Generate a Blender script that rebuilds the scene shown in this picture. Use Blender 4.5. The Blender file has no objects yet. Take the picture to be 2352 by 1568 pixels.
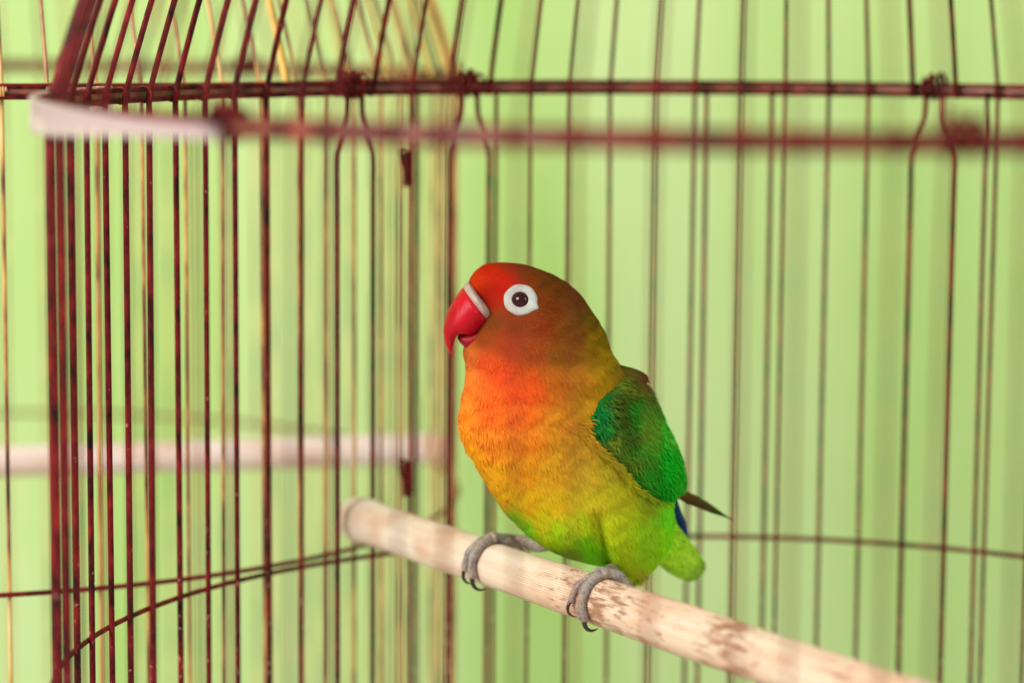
import bpy, bmesh, math, random
import numpy as np
from mathutils import Vector, Matrix
from mathutils.bvhtree import BVHTree

random.seed(7)
rng = np.random.default_rng(7)
scene = bpy.context.scene
COL = scene.collection

# ------------------------------------------------------------------ camera
R = 0.20                                   # cage radius in metres, its axis at the origin, upper ring at z = 0
FPX, CX, CY = 6103.76, 1176.0, 784.0       # focal length and centre in photo pixels (2352 wide)
CAM = np.array([0.0, -0.75780882, 0.02606603])
RT = np.array([0.99548836, 0.09460524, 0.00726518])
UP = np.array([-0.01877911, 0.12139099, 0.99242711])
FW = np.array([-0.09300688, 0.98808607, -0.12261992])
cd = bpy.data.cameras.new('camera')
cam = bpy.data.objects.new('camera', cd)
COL.objects.link(cam)
cam.matrix_world = Matrix(((RT[0], UP[0], -FW[0], CAM[0]), (RT[1], UP[1], -FW[1], CAM[1]),
                           (RT[2], UP[2], -FW[2], CAM[2]), (0, 0, 0, 1)))
cd.sensor_width = 36
cd.lens = FPX / 2352 * 36
cd.clip_start = 0.05
cd.clip_end = 100
cd.dof.use_dof = True
cd.dof.focus_distance = 0.815
cd.dof.aperture_fstop = 5.4
scene.camera = cam

# ------------------------------------------------------------------ light
w = bpy.data.worlds.new('World')
scene.world = w
w.use_nodes = True
bg = w.node_tree.nodes['Background']
bg.inputs[0].default_value = (0.95, 1.0, 0.97, 1)
bg.inputs[1].default_value = 0.45

def area(name, loc, target, size, power, color):
    l = bpy.data.lights.new(name, 'AREA')
    l.shape = 'RECTANGLE'; l.size = size[0]; l.size_y = size[1]
    l.energy = power; l.color = color
    o = bpy.data.objects.new(name, l)
    COL.objects.link(o)
    o.location = loc
    o.rotation_euler = (Vector(target) - Vector(loc)).to_track_quat('-Z', 'Y').to_euler()
    return o
area('window_light', (-1.55, -1.55, 1.10), (0, 0.1, -0.05), (1.2, 1.1), 90, (1.0, 0.97, 0.92))
area('right_light', (1.9, -1.1, 0.9), (0, 0.5, -0.1), (0.8, 1.2), 15, (1.0, 0.98, 0.95))  # weaker area light from the front right

vs = scene.view_settings
vs.view_transform = 'Standard'; vs.look = 'None'; vs.gamma = 1; vs.exposure = 0.04
vs.use_curve_mapping = False

# ------------------------------------------------------------------ helpers
def ray(x, y): return FW + RT * (x - CX) / FPX - UP * (y - CY) / FPX
def at(x, y, depth): return CAM + ray(x, y) * depth           # photo pixel + distance -> point
def topix(P):
    d = np.asarray(P) - CAM
    z = d @ FW
    return np.stack([CX + FPX * (d @ RT) / z, CY - FPX * (d @ UP) / z], -1)
def unit(v):
    v = np.asarray(v, float)
    return v / np.maximum(np.linalg.norm(v, axis=-1, keepdims=True), 1e-12)
def lin(c):
    c = np.asarray(c, float) / 255.0
    return np.where(c <= 0.04045, c / 12.92, ((c + 0.055) / 1.055) ** 2.4)
def smooth(a, b, x):
    t = np.clip((np.asarray(x, float) - a) / (b - a), 0, 1)
    return t * t * (3 - 2 * t)

def empty(name, loc=(0, 0, 0)):
    o = bpy.data.objects.new(name, None)
    COL.objects.link(o); o.location = loc
    o.empty_display_size = 0.02
    return o
def tag(o, label, cat, group=None):
    o['label'] = label; o['category'] = cat
    if group: o['group'] = group
def mesh_data(name, v, f, mat=None, smooth_=True):
    m = bpy.data.meshes.new(name)
    m.from_pydata([tuple(map(float, p)) for p in v], [], [tuple(map(int, q)) for q in f])
    m.validate()
    if smooth_: m.polygons.foreach_set('use_smooth', [True] * len(m.polygons))
    if mat: m.materials.append(mat)
    m.update()
    return m
def link(name, m, parent=None, mw=None):
    o = bpy.data.objects.new(name, m)
    COL.objects.link(o)
    if parent is not None:
        o.parent = parent
        if mw is None: o.matrix_parent_inverse = Matrix.Translation(-Vector(parent.location))
    if mw is not None: o.matrix_local = mw
    return o
def obj(name, v, f, mat, parent=None, smooth_=True):          # v in world coordinates
    return link(name, mesh_data(name, v, f, mat, smooth_), parent)

def tube(path, rad, n=8, cap=True, squash=None):
    path = np.asarray(path, float); k = len(path)
    rad = np.full(k, rad) if np.isscalar(rad) else np.asarray(rad, float)
    tan = unit(np.gradient(path, axis=0))
    ref = np.array([0, 0, 1.0]) if abs(tan[0][2]) < 0.9 else np.array([1.0, 0, 0])
    a = unit(np.cross(tan[0], ref)); vs_ = []
    for i in range(k):
        a = unit(a - tan[i] * (a @ tan[i])); b = np.cross(tan[i], a)
        for j in range(n):
            t = 2 * math.pi * j / n
            vs_.append(path[i] + rad[i] * (a * math.cos(t) + b * math.sin(t)))
    fs = []
    for i in range(k - 1):
        for j in range(n):
            j2 = (j + 1) % n
            fs.append((i * n + j, i * n + j2, (i + 1) * n + j2, (i + 1) * n + j))
    if cap:
        fs.append(tuple(range(n - 1, -1, -1)))
        fs.append(tuple((k - 1) * n + j for j in range(n)))
    return vs_, fs
def join(*parts):
    V, F = [], []
    for v, f in parts:
        o = len(V); V += list(v); F += [tuple(i + o for i in q) for q in f]
    return V, F
def lathe(prof, n=160, closed=True, th0=0.0, th1=2 * math.pi):  # prof: (radius, z) loop revolved about the z axis
    full = abs(th1 - th0 - 2 * math.pi) < 1e-6
    V, F = [], []; k = len(prof); m = n if full else n + 1
    for i in range(m):
        t = th0 + (th1 - th0) * i / n
        for r_, z_ in prof: V.append((r_ * math.sin(t), r_ * math.cos(t), z_))
    for i in range(n):
        i2 = (i + 1) % m
        for j in range(k if closed else k - 1):
            j2 = (j + 1) % k
            F.append((i * k + j, i2 * k + j, i2 * k + j2, i * k + j2))
    if not full and closed:
        F.append(tuple(range(k))); F.append(tuple((m - 1) * k + j for j in range(k - 1, -1, -1)))
    return V, F
def circ(cr, cz, rad, n=10):
    return [(cr + rad * math.cos(2 * math.pi * i / n), cz + rad * math.sin(2 * math.pi * i / n)) for i in range(n)]
def cr_spline(P, n):
    P = np.asarray(P, float)
    P = np.vstack([2 * P[0] - P[1], P, 2 * P[-1] - P[-2]])
    out = []
    segs = len(P) - 3
    for i in range(n):
        u = i / (n - 1) * segs
        s = min(int(u), segs - 1); t = u - s
        p0, p1, p2, p3 = P[s:s + 4]
        out.append(0.5 * ((2 * p1) + (-p0 + p2) * t + (2 * p0 - 5 * p1 + 4 * p2 - p3) * t * t + (-p0 + 3 * p1 - 3 * p2 + p3) * t ** 3))
    return np.array(out)

# ------------------------------------------------------------------ materials
def new_mat(name):
    m = bpy.data.materials.new(name); m.use_nodes = True
    return m, m.node_tree, m.node_tree.nodes['Principled BSDF']
def ramp(nt, fac, stops):
    r = nt.nodes.new('ShaderNodeValToRGB')
    e = r.color_ramp.elements
    while len(e) > 1: e.remove(e[-1])
    e[0].position = stops[0][0]; e[0].color = (*stops[0][1], 1)
    for p, c in stops[1:]:
        q = e.new(p); q.color = (*c, 1)
    nt.links.new(fac, r.inputs[0])
    return r.outputs[0]
def noise(nt, vec, scale, detail=3, rough=0.55, w_=None):
    n = nt.nodes.new('ShaderNodeTexNoise')
    n.inputs['Scale'].default_value = scale; n.inputs['Detail'].default_value = detail
    n.inputs['Roughness'].default_value = rough
    if w_ is not None:
        n.noise_dimensions = '4D'; nt.links.new(w_, n.inputs['W'])
    nt.links.new(vec, n.inputs['Vector'])
    return n.outputs[0]
def math_(nt, op, a, b=None, clamp=False):
    n = nt.nodes.new('ShaderNodeMath'); n.operation = op; n.use_clamp = clamp
    for i, q in enumerate((a, b)):
        if q is None: continue
        if isinstance(q, (int, float)): n.inputs[i].default_value = q
        else: nt.links.new(q, n.inputs[i])
    return n.outputs[0]
def mixc(nt, fac, a, b):
    n = nt.nodes.new('ShaderNodeMix'); n.data_type = 'RGBA'
    for s, q in ((0, fac), (6, a), (7, b)):
        if isinstance(q, (int, float)): n.inputs[s].default_value = q
        elif isinstance(q, tuple): n.inputs[s].default_value = (*q, 1)
        else: nt.links.new(q, n.inputs[s])
    return n.outputs[2]
def bump(nt, h, strength, dist, bsdf):
    b = nt.nodes.new('ShaderNodeBump'); b.inputs['Strength'].default_value = strength
    b.inputs['Distance'].default_value = dist
    nt.links.new(h, b.inputs['Height']); nt.links.new(b.outputs[0], bsdf.inputs['Normal'])
def coords(nt, which='Object'):
    return nt.nodes.new('ShaderNodeTexCoord').outputs[which]
def mapping(nt, vec, scale):
    m = nt.nodes.new('ShaderNodeMapping'); m.inputs['Scale'].default_value = scale
    nt.links.new(vec, m.inputs[0]); return m.outputs[0]

def gold_material():
    m, nt, b = new_mat('golden_brown_wire')
    oi = nt.nodes.new('ShaderNodeObjectInfo')
    seed = math_(nt, 'MULTIPLY', oi.outputs['Random'], 53.0)
    pos = nt.nodes.new('ShaderNodeNewGeometry').outputs['Position']
    n1 = noise(nt, mapping(nt, pos, (1, 1, 0.5)), 55, 3, 0.6, seed)
    c = ramp(nt, n1, [(0.36, (0.05, 0.018, 0.008)), (0.47, (0.28, 0.10, 0.04)), (0.56, (0.62, 0.32, 0.09)), (0.70, (0.74, 0.50, 0.22))])
    nt.links.new(c, b.inputs['Base Color'])
    b.inputs['Roughness'].default_value = 0.35
    return m
def wire_material():
    m, nt, b = new_mat('maroon_enamel_wire')
    oi = nt.nodes.new('ShaderNodeObjectInfo')
    seed = math_(nt, 'MULTIPLY', oi.outputs['Random'], 37.0)
    pos = nt.nodes.new('ShaderNodeNewGeometry').outputs['Position']
    v = mapping(nt, pos, (1, 1, 0.45))
    n1 = noise(nt, v, 260, 4, 0.6, seed)
    base = ramp(nt, n1, [(0.37, (0.009, 0.002, 0.002)), (0.46, (0.085, 0.004, 0.005)), (0.58, (0.17, 0.007, 0.009)), (0.74, (0.30, 0.020, 0.012))])
    n2 = noise(nt, pos, 520, 3, 0.6, seed)
    sep = nt.nodes.new('ShaderNodeSeparateXYZ'); nt.links.new(pos, sep.inputs[0])
    low = nt.nodes.new('ShaderNodeMapRange')            # chipped pale primer gathers near the foot of the wires
    low.inputs[1].default_value = -0.10; low.inputs[2].default_value = -0.24
    low.inputs[3].default_value = 0.0; low.inputs[4].default_value = 0.11
    nt.links.new(sep.outputs[2], low.inputs[0])
    chip = math_(nt, 'GREATER_THAN', math_(nt, 'ADD', n2, low.outputs[0]), 0.70)
    col = mixc(nt, chip, base, (0.42, 0.22, 0.17))
    nt.links.new(col, b.inputs['Base Color'])
    b.inputs['Roughness'].default_value = 0.42
    b.inputs['Specular IOR Level'].default_value = 0.15
    bump(nt, n1, 0.35, 0.0006, b)
    return m
M_WIRE = wire_material()
M_GOLD = gold_material()

def simple(name, col, rough=0.5, spec=0.5, nscale=None, amp=0.25, bumpd=0.0):
    m, nt, b = new_mat(name)
    if nscale:
        n = noise(nt, coords(nt), nscale, 4)
        c = np.array(col)
        nt.links.new(ramp(nt, n, [(0.3, tuple(c * (1 - amp))), (0.7, tuple(np.minimum(c * (1 + amp), 1)))]), b.inputs['Base Color'])
        if bumpd: bump(nt, n, 0.5, bumpd, b)
    else: b.inputs['Base Color'].default_value = (*col, 1)
    b.inputs['Roughness'].default_value = rough
    b.inputs['Specular IOR Level'].default_value = spec
    return m
M_WEB = simple('worn_brass_band', (0.22, 0.075, 0.040), 0.4, 0.5, 90, 0.75, 0.0003)
M_DARKIRON = simple('dark_iron', (0.030, 0.008, 0.008), 0.45, 0.5, 300, 0.5, 0.0003)
M_TRAY = simple('tray_bounce', (0.62, 0.60, 0.52), 0.6, 0.4, 25, 0.3)  # unseen tray kept pale to bounce light up at the belly
M_TABLE = simple('table_bounce', (0.60, 0.58, 0.50), 0.6, 0.3, 8, 0.2)  # unseen table top, coloured pale as a reflector for the bird's underside
M_GLINT = simple('golden_glint', (0.72, 0.43, 0.09), 0.45, 0.4, 60, 0.35)  # gold colour standing in for light caught by the dome wires

def strip_material():
    m, nt, b = new_mat('milky_plastic')
    b.inputs['Base Color'].default_value = (0.85, 0.68, 0.68, 1)
    b.inputs['Roughness'].default_value = 0.35
    tr = nt.nodes.new('ShaderNodeBsdfTransparent')
    mx = nt.nodes.new('ShaderNodeMixShader'); mx.inputs[0].default_value = 0.56
    tl = nt.nodes.new('ShaderNodeBsdfTranslucent'); tl.inputs[0].default_value = (0.85, 0.66, 0.66, 1)
    m2 = nt.nodes.new('ShaderNodeMixShader'); m2.inputs[0].default_value = 0.35
    nt.links.new(b.outputs[0], m2.inputs[1]); nt.links.new(tl.outputs[0], m2.inputs[2])
    nt.links.new(tr.outputs[0], mx.inputs[1]); nt.links.new(m2.outputs[0], mx.inputs[2])
    nt.links.new(mx.outputs[0], nt.nodes['Material Output'].inputs['Surface'])
    return m
M_STRIP = strip_material()

def wall_material():
    m, nt, b = new_mat('pale_green_paint')
    v = mapping(nt, coords(nt), (1, 1, 0.14))
    n = noise(nt, v, 8.0, 4, 0.6)
    f = noise(nt, coords(nt), 40, 4)
    c = ramp(nt, n, [(0.34, (0.34, 0.53, 0.130)), (0.50, (0.45, 0.615, 0.215)), (0.66, (0.52, 0.665, 0.285))])
    nt.links.new(c, b.inputs['Base Color'])
    b.inputs['Roughness'].default_value = 0.7
    b.inputs['Specular IOR Level'].default_value = 0.2
    bump(nt, f, 0.2, 0.002, b)
    return m
M_WALL = wall_material()

def perch_material(name, pink=False):
    m, nt, b = new_mat(name)
    oc = coords(nt)                                       # object x runs along the stick
    sep = nt.nodes.new('ShaderNodeSeparateXYZ'); nt.links.new(oc, sep.inputs[0])
    fib = noise(nt, mapping(nt, oc, (14, 420, 420)), 1.0, 3)
    c = ramp(nt, fib, [(0.30, (0.70, 0.51, 0.38)), (0.5, (0.84, 0.66, 0.50)), (0.72, (0.90, 0.80, 0.68))])
    ang = math_(nt, 'ARCTAN2', sep.outputs[1], sep.outputs[2])
    rib = math_(nt, 'SINE', math_(nt, 'ADD', math_(nt, 'MULTIPLY', ang, 64.0), math_(nt, 'MULTIPLY', fib, 1.5)))
    c = mixc(nt, math_(nt, 'MULTIPLY', math_(nt, 'ADD', math_(nt, 'MULTIPLY', rib, 0.5), 0.5), 0.52), c, (0.42, 0.22, 0.11))
    wh = nt.nodes.new('ShaderNodeMapRange')              # the far half is bleached
    wh.inputs[1].default_value = 0.15; wh.inputs[2].default_value = 0.05
    wh.inputs[3].default_value = 0.0; wh.inputs[4].default_value = 0.55
    nt.links.new(sep.outputs[0], wh.inputs[0])
    c = mixc(nt, wh.outputs[0], c, (0.80, 0.72, 0.60))
    if pink:
        c = mixc(nt, 0.8, c, (0.82, 0.68, 0.62))
    big = noise(nt, mapping(nt, oc, (1, 1.6, 1.6)), 45, 3)
    c = mixc(nt, math_(nt, 'MULTIPLY', ramp(nt, big, [(0.45, (0, 0, 0)), (0.72, (1, 1, 1))]), 0.65), c, (0.56, 0.27, 0.15))
    # grubby speckled patch beside the foot and a second one further along
    spk = noise(nt, mapping(nt, oc, (150, 800, 800)), 1.0, 4, 0.65)
    def patch(c0, half):
        d = math_(nt, 'ABSOLUTE', math_(nt, 'SUBTRACT', sep.outputs[0], c0))
        return math_(nt, 'SUBTRACT', 1.0, math_(nt, 'DIVIDE', d, half), True)
    blotch = noise(nt, oc, 130, 3)
    pm = math_(nt, 'ADD', math_(nt, 'ADD', patch(0.166, 0.042), math_(nt, 'MULTIPLY', patch(0.226, 0.022), 0.85)), math_(nt, 'MULTIPLY', patch(0.28, 0.09), 0.35))
    thr = math_(nt, 'ADD', math_(nt, 'MULTIPLY', pm, 0.20), math_(nt, 'MULTIPLY', blotch, 0.42))
    k = math_(nt, 'ADD', math_(nt, 'MULTIPLY', spk, 0.9), thr)
    spots = math_(nt, 'MULTIPLY', ramp(nt, k, [(0.78, (0, 0, 0)), (0.92, (1, 1, 1))]), math_(nt, 'MULTIPLY', pm, 4.0, True))
    if not pink: c = mixc(nt, math_(nt, 'MULTIPLY', spots, 0.85), c, (0.27, 0.10, 0.035))
    nt.links.new(c, b.inputs['Base Color'])
    b.inputs['Roughness'].default_value = 0.38
    b.inputs['Specular IOR Level'].default_value = 0.45
    bump(nt, spk, 0.25, 0.0003, b)
    return m
M_PERCH = perch_material('bamboo'); M_PERCH2 = perch_material('pale_bamboo', True)

def feather_material(name, rough=0.72):
    m, nt, b = new_mat(name)
    a = nt.nodes.new('ShaderNodeAttribute'); a.attribute_name = 'Col'
    nt.links.new(a.outputs['Color'], b.inputs['Base Color'])
    b.inputs['Roughness'].default_value = rough
    b.inputs['Specular IOR Level'].default_value = 0.07
    return m
M_PLUME = feather_material('plumage')
M_BLADE = feather_material('flight_feather', 0.5)

def set_col(me, cols):
    at_ = me.color_attributes.new('Col', 'FLOAT_COLOR', 'POINT')
    c = np.ones((len(cols), 4), np.float32); c[:, :3] = np.clip(cols, 0, 1)
    at_.data.foreach_set('color', c.ravel())

# ------------------------------------------------------------------ setting
def box(x0, x1, y0, y1, z0, z1):
    v = [(x, y, z) for x in (x0, x1) for y in (y0, y1) for z in (z0, z1)]
    return v, [(0, 1, 3, 2), (4, 6, 7, 5), (0, 4, 5, 1), (2, 3, 7, 6), (0, 2, 6, 4), (1, 5, 7, 3)]
wall = obj('wall', *box(-3.2, 3.2, 0.86, 0.96, -1.2, 2.2), M_WALL, smooth_=False)
wall['kind'] = 'structure'
table = obj('table_top', *box(-1.1, 0.75, -0.36, 0.472, -0.395, -0.360), M_TABLE, smooth_=False)
table['kind'] = 'structure'

# ------------------------------------------------------------------ cage
NW = 82
DTH = 2 * math.pi / NW
TH0 = 0.4165
Z_LOW = -0.81614 * R
Z_BASE = -0.346
WR = 0.00098

def dome_curve(k=22):
    def run(scale):
        r_, z_ = R, 0.0; out = [(r_, z_)]
        for i in range(k):
            t = (i + 0.5) / k
            a = math.radians(17 + 73 * t ** 1.6)
            r_ -= scale / k * math.sin(a); z_ += scale / k * math.cos(a)
            out.append((r_, z_))
        return out
    lo, hi = 0.05, 1.0
    for _ in range(50):
        mid = (lo + hi) / 2
        if run(mid)[-1][0] > 0.012: lo = mid
        else: hi = mid
    return run(lo)
DOME = dome_curve()

def wire_path(bend=0):
    """one wire in the plane x = 0 at azimuth 0: straight up, then over the dome"""
    p = [(0, R, Z_BASE + i * (0 - Z_BASE) / 7) for i in range(7)]
    p += [(0, r_, z_) for r_, z_ in DOME]
    return p
wm = mesh_data('wire', *tube(wire_path(), WR, 8), M_WIRE)
wm_mid = mesh_data('wire', *tube(wire_path(), 0.00074, 8), M_WIRE)
wm_thin = mesh_data('wire', *tube(wire_path(), 0.00048, 8), M_WIRE)
def arched(sign):
    """upright that swings towards its neighbour just under the ring, and its separate dome wire"""
    q = [(0, Z_BASE), (0, -0.10), (0, -0.040), (0, -0.024), (0.08, -0.019), (0.26, -0.011), (0.30, -0.006), (0.30, 0.0)]
    q = cr_spline(np.array([(a, z, 0) for a, z in q]), 46)
    P = [(R * math.sin(sign * a * DTH), R * math.cos(sign * a * DTH), z) for a, z, _ in q]
    D = [(0, r_, z_ - 0.001 if i == 0 else z_) for i, (r_, z_) in enumerate(DOME)]
    return mesh_data('wire', *join(tube(P, WR, 8), tube(D, WR, 8)), M_WIRE)
arch_plus, arch_minus = arched(1), arched(-1)
upright = mesh_data('wire', *tube([(0, R, Z_BASE + i * (-Z_BASE) / 9) for i in range(10)], WR * 0.8, 8), M_WIRE)

def tie_mesh():
    """small coil of binding wire where an upright crosses the ring"""
    P = []
    for i in range(40):
        t = i / 39 * 2.2 * 2 * math.pi
        P.append((0.0016 * (i / 39 - 0.5) * 1.2, R + 0.0012 + 0.0024 * math.cos(t), 0.0025 * math.sin(t)))
    return mesh_data('wire_tie', *tube(P, 0.00042, 5), M_WIRE)
tie = tie_mesh()
def knot_mesh(seed, w_):
    r2 = random.Random(seed); V, F = [], []
    for k in range(3):
        P = []
        for i in range(36):
            t = i / 35 * 3.1 * 2 * math.pi
            a = (-0.5 + i / 35) * w_
            P.append((a + r2.uniform(-.0003, .0003), R + 0.001 + (0.0026 + 0.0007 * k) * math.cos(t + k), 0.0008 + (0.0029 + 0.0006 * k) * math.sin(t + k)))
        V, F = join((V, F), tube(P, 0.00045, 6))
    P = cr_spline([(-w_ * .42, R + .003, 0.002), (-w_ * .25, R + .003, .0055), (0, R + .0035, .004), (w_ * .2, R + .003, .006), (w_ * .45, R + .002, .002)], 20)
    return mesh_data('binding_knot', *join((V, F), tube(P, 0.0007, 6)), M_WIRE)
knots = [knot_mesh(s, 0.008 + 0.0015 * (s % 2)) for s in range(3)]

def rotz(t): return Matrix.Rotation(-t, 4, 'Z')
def front_theta(px, rr=R):
    ths = np.linspace(math.pi * 0.5, math.pi * 1.5, 1500)
    q = topix(np.stack([rr * np.sin(ths), rr * np.cos(ths), 0 * ths], -1))
    return float(ths[np.argmin(abs(q[:, 0] - px))])

def build_cage():
    root = empty('bird_cage', (0, 0, -0.360))
    T = Matrix.Translation((0, 0, 0.360))
    def part(name, me, th=0.0, tilt=(0, 0)):
        m = T @ rotz(th) @ Matrix.Rotation(tilt[0], 4, 'Y')
        return link(name, me, root, m)
    bent = {1: -1, 2: 1, 15: -1, 16: 1, 12: -1, 13: 1}
    # angles grow with x on the far side: wire i stands at TH0 - i * DTH
    for i in range(NW):
        th = TH0 - i * DTH
        j = random.gauss(0, 0.04) * DTH if i < 30 else random.gauss(0, 0.10) * DTH
        if i in bent:
            # neighbours lean towards each other: wire i+1 is to the left (smaller angle)
            part('wire', arch_minus if bent[i] < 0 else arch_plus, th)
        else:
            # the wires of the wide door in the front are thinner
            door = math.cos(th) < -0.45
            part('wire', wm_thin if door else wm_mid if math.cos(th) > 0.6 else wm, th + j, (random.gauss(0, 0.003), 0))
        part('wire_tie', tie, th + j)
    for i, d in ((0, -0.26), (5, -0.27), (7, 0.21), (12, 0.17), (14, 0.16)):
        part('wire', upright, TH0 - i * DTH + d * DTH)
    # upper ring: two rolled beads with a flat worn band between them
    ro = R + 0.0026
    rg = part('upper_ring', mesh_data('upper_ring', *join(lathe(circ(ro, 0.0017, 0.00095)), lathe(circ(ro, -0.0017, 0.00095))), M_WIRE))
    web = link('ring_band', mesh_data('ring_band', *lathe([(ro - .0004, -.0016), (ro + .0003, -.0016), (ro + .0003, .0016), (ro - .0004, .0016)]), M_WEB), rg, Matrix.Identity(4))
    part('lower_ring', mesh_data('lower_ring', *lathe(circ(R + 0.0014, Z_LOW, 0.00085)), M_WIRE))
    part('crown_cap', mesh_data('crown_cap', *lathe([(0.0, DOME[-1][1] + .004), (.016, DOME[-1][1] + .002), (.018, DOME[-1][1] - .003), (0.0, DOME[-1][1] - .004)], 40, closed=False), M_WIRE))
    hp = [(0, 0, DOME[-1][1] + .003), (0, 0, DOME[-1][1] + .03)] + [(0.018 * math.sin(a) , 0, DOME[-1][1] + .048 - 0.018 * math.cos(a)) for a in np.linspace(0.2, 4.6, 18)]
    part('hanging_hook', mesh_data('hanging_hook', *tube(hp, 0.0013, 8), M_WIRE))
    part('base_tray', mesh_data('base_tray', *lathe([(0, -.36), (R + .008, -.36), (R + .010, -.357), (R + .010, -.3475), (R + .007, -.3445), (R - .006, -.3445), (R - .008, -.352), (0, -.352)], 120, closed=False), M_TRAY))
    for k, (a, b) in enumerate(((1, 2), (12, 13), (15, 16))):
        part('binding_knot', knots[k], TH0 - (a + b) / 2 * DTH)
    return root, part
cage, cage_part = build_cage()
for k, px in enumerate((530, 2210)):
    cage_part('binding_knot', knots[k % 3], front_theta(px))
tag(cage, 'maroon wire birdcage around the lovebird, pale plastic strip on its upper ring', 'birdcage', 'round wire birdcages')

# hinge loops on one far upright
def hinge(length):
    P = [(0.0016 * math.cos(t) - 0.0012, R + 0.0016 * math.sin(t), -length / 2 + length * t / (9 * 2 * math.pi)) for t in np.linspace(0, 9 * 2 * math.pi, 110)]
    hk = cr_spline([(-.001, R, length / 2), (-.004, R, length / 2 + .0012), (-.0035, R, length / 2 - .004), (-.0015, R, length / 2 - .006)], 14)
    pl = tube([(-.0014, R, -length / 2), (-.0016, R, 0), (-.0014, R, length / 2)], [0.0009, .0011, 0.0009], 8)
    return mesh_data('hinge', *join(tube(P, 0.0006, 5), tube(hk, 0.0006, 6), pl), M_WIRE)
hm = hinge(0.012)
for py in (392, 1128):
    zc = 0.0 - (py - 203) * 0.905 * 1.0 / FPX
    o = cage_part('hinge', hm, TH0 - 14 * DTH)
    o.matrix_local = Matrix.Translation((0, 0, 0.360 + zc)) @ rotz(TH0 - 14 * DTH)

# second cage standing beside and behind, a copy of the first
C2 = Vector((-1.5966 * R, 1.2941 * R, -0.360 - 0.0018))
def copy_tree(o, parent=None):
    c = o.copy(); COL.objects.link(c); c.parent = parent
    for ch in list(o.children): copy_tree(ch, c)
    return c
cage2 = copy_tree(cage)
thin = mesh_data('wire', *tube(wire_path(), 0.00068, 8), M_GOLD)
for ch in cage2.children:                                    # its uprights are thinner and golden brown
    if ch.name.startswith('wire.') and ch.data in (wm, wm_thin, wm_mid): ch.data = thin
    elif ch.name.startswith(('wire.', 'wire_tie')) and ch.material_slots:
        ch.material_slots[0].link = 'OBJECT'; ch.material_slots[0].material = M_GOLD
C2.z = -0.360
cage2.location = C2
def slat_mesh(wd):
    V, F = [], []
    pts = DOME[:14]
    for i, (r_, z_) in enumerate(pts):
        w_ = wd * (0.9 - 0.03 * i)
        V += [(-w_, r_ + .0012, z_), (0, r_ + .0020, z_), (w_, r_ + .0012, z_), (0, r_ + .0006, z_)]
    for i in range(len(pts) - 1):
        for j in range(4): F.append((i * 4 + j, i * 4 + (j + 1) % 4, i * 4 + 4 + (j + 1) % 4, i * 4 + 4 + j))
    return mesh_data('glint_slat', V, F, M_GLINT)
for k, a in enumerate((42, 58, 71, 84, 93, 101, 112, 128)):  # added strips that imitate glints on the second cage's dome wires
    link('glint_slat', slat_mesh(0.0016 + 0.0005 * (k % 3)), cage2, Matrix.Rotation(-math.radians(143), 4, 'Z') @ Matrix.Translation((0, 0, 0.360)) @ rotz(math.radians(a)))
cage2.rotation_euler = (0, 0, math.radians(143))
tag(cage2, 'empty golden brown wire birdcage standing behind the one with the lovebird', 'birdcage', 'round wire birdcages')

# milky plastic strip clipped round part of the first cage's upper ring
thL = front_theta(505, R + .004); thT = 2 * math.pi - 1.66
ths = sorted((thL, 3 * math.pi / 2 + 0.22))
rs = R + 0.0042
sp = [(rs - .0003, -.0064), (rs + .0004, -.0066), (rs + .0008, -.0050), (rs + .0005, 0), (rs + .0008, .0022), (rs + .0004, .0030), (rs - .0003, .0028)]
sv, sf = lathe(sp, 60, True, ths[0], ths[1])
sv2 = []
for (x, y, z) in sv:                                         # it narrows to a tongue at its front end
    t = ((math.atan2(x, y) % (2 * math.pi)) - ths[0]) / (ths[1] - ths[0])
    k = 0.35 + 0.65 * float(smooth(0.0, 0.50, t))
    sv2.append((x, y, (z + .0012) * k - .0012))
cage_part('plastic_strip', mesh_data('plastic_strip', sv2, sf, M_STRIP))

# ------------------------------------------------------------------ perches
def perch_mesh(name, length, rad, ribs, mat, nodes):
    n = ribs * 4; st = []
    s = -0.0
    xs = list(np.linspace(0, length, 110))
    for nd in nodes: xs += [nd - .0022, nd - .0012, nd - .0006, nd, nd + .0006, nd + .0012, nd + .0022, nd + .004]
    xs = sorted(set(round(x, 6) for x in xs if 0 <= x <= length))
    V, F = [], []
    for x in xs:
        r_ = rad * (1 + 0.018 * math.sin(x * 41) + 0.012 * math.sin(x * 97 + 1))
        for nd in nodes:
            d = abs(x - nd)
            r_ += rad * (0.10 * math.exp(-(d / .0045) ** 2) - 0.13 * math.exp(-(d / .0008) ** 2))
        if x < 0.0012: r_ *= 0.90 + 0.10 * math.sqrt(x / .0012)
        for j in range(n):
            t = 2 * math.pi * j / n
            rr = r_ + 0.00016 * math.cos(t * ribs + 0.6 * math.sin(x * 9)) * (0.75 + .25 * math.sin(t * 5 + x * 30))
            V.append((x, rr * math.cos(t), rr * math.sin(t)))
    for i in range(len(xs) - 1):
        for j in range(n):
            j2 = (j + 1) % n
            F.append((i * n + j, (i + 1) * n + j, (i + 1) * n + j2, i * n + j2))
    F.append(tuple(range(n)))
    F.append(tuple((len(xs) - 1) * n + j for j in range(n - 1, -1, -1)))
    return mesh_data(name, V, F, mat)
def place_stick(o, A, B):
    A = np.array(A); B = np.array(B); x = unit(B - A); z = np.array([0, 0, 1.0]); z = unit(z - x * (z @ x)); y = np.cross(z, x)
    o.matrix_world = Matrix(((x[0], y[0], z[0], A[0]), (x[1], y[1], z[1], A[1]), (x[2], y[2], z[2], A[2]), (0, 0, 0, 1)))
ZP = -0.150
PA = np.array([-0.13665517, 0.14603207, ZP])
PB = CAM + ray(1900, 1558) * (ZP - CAM[2]) / ray(1900, 1558)[2]
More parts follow.
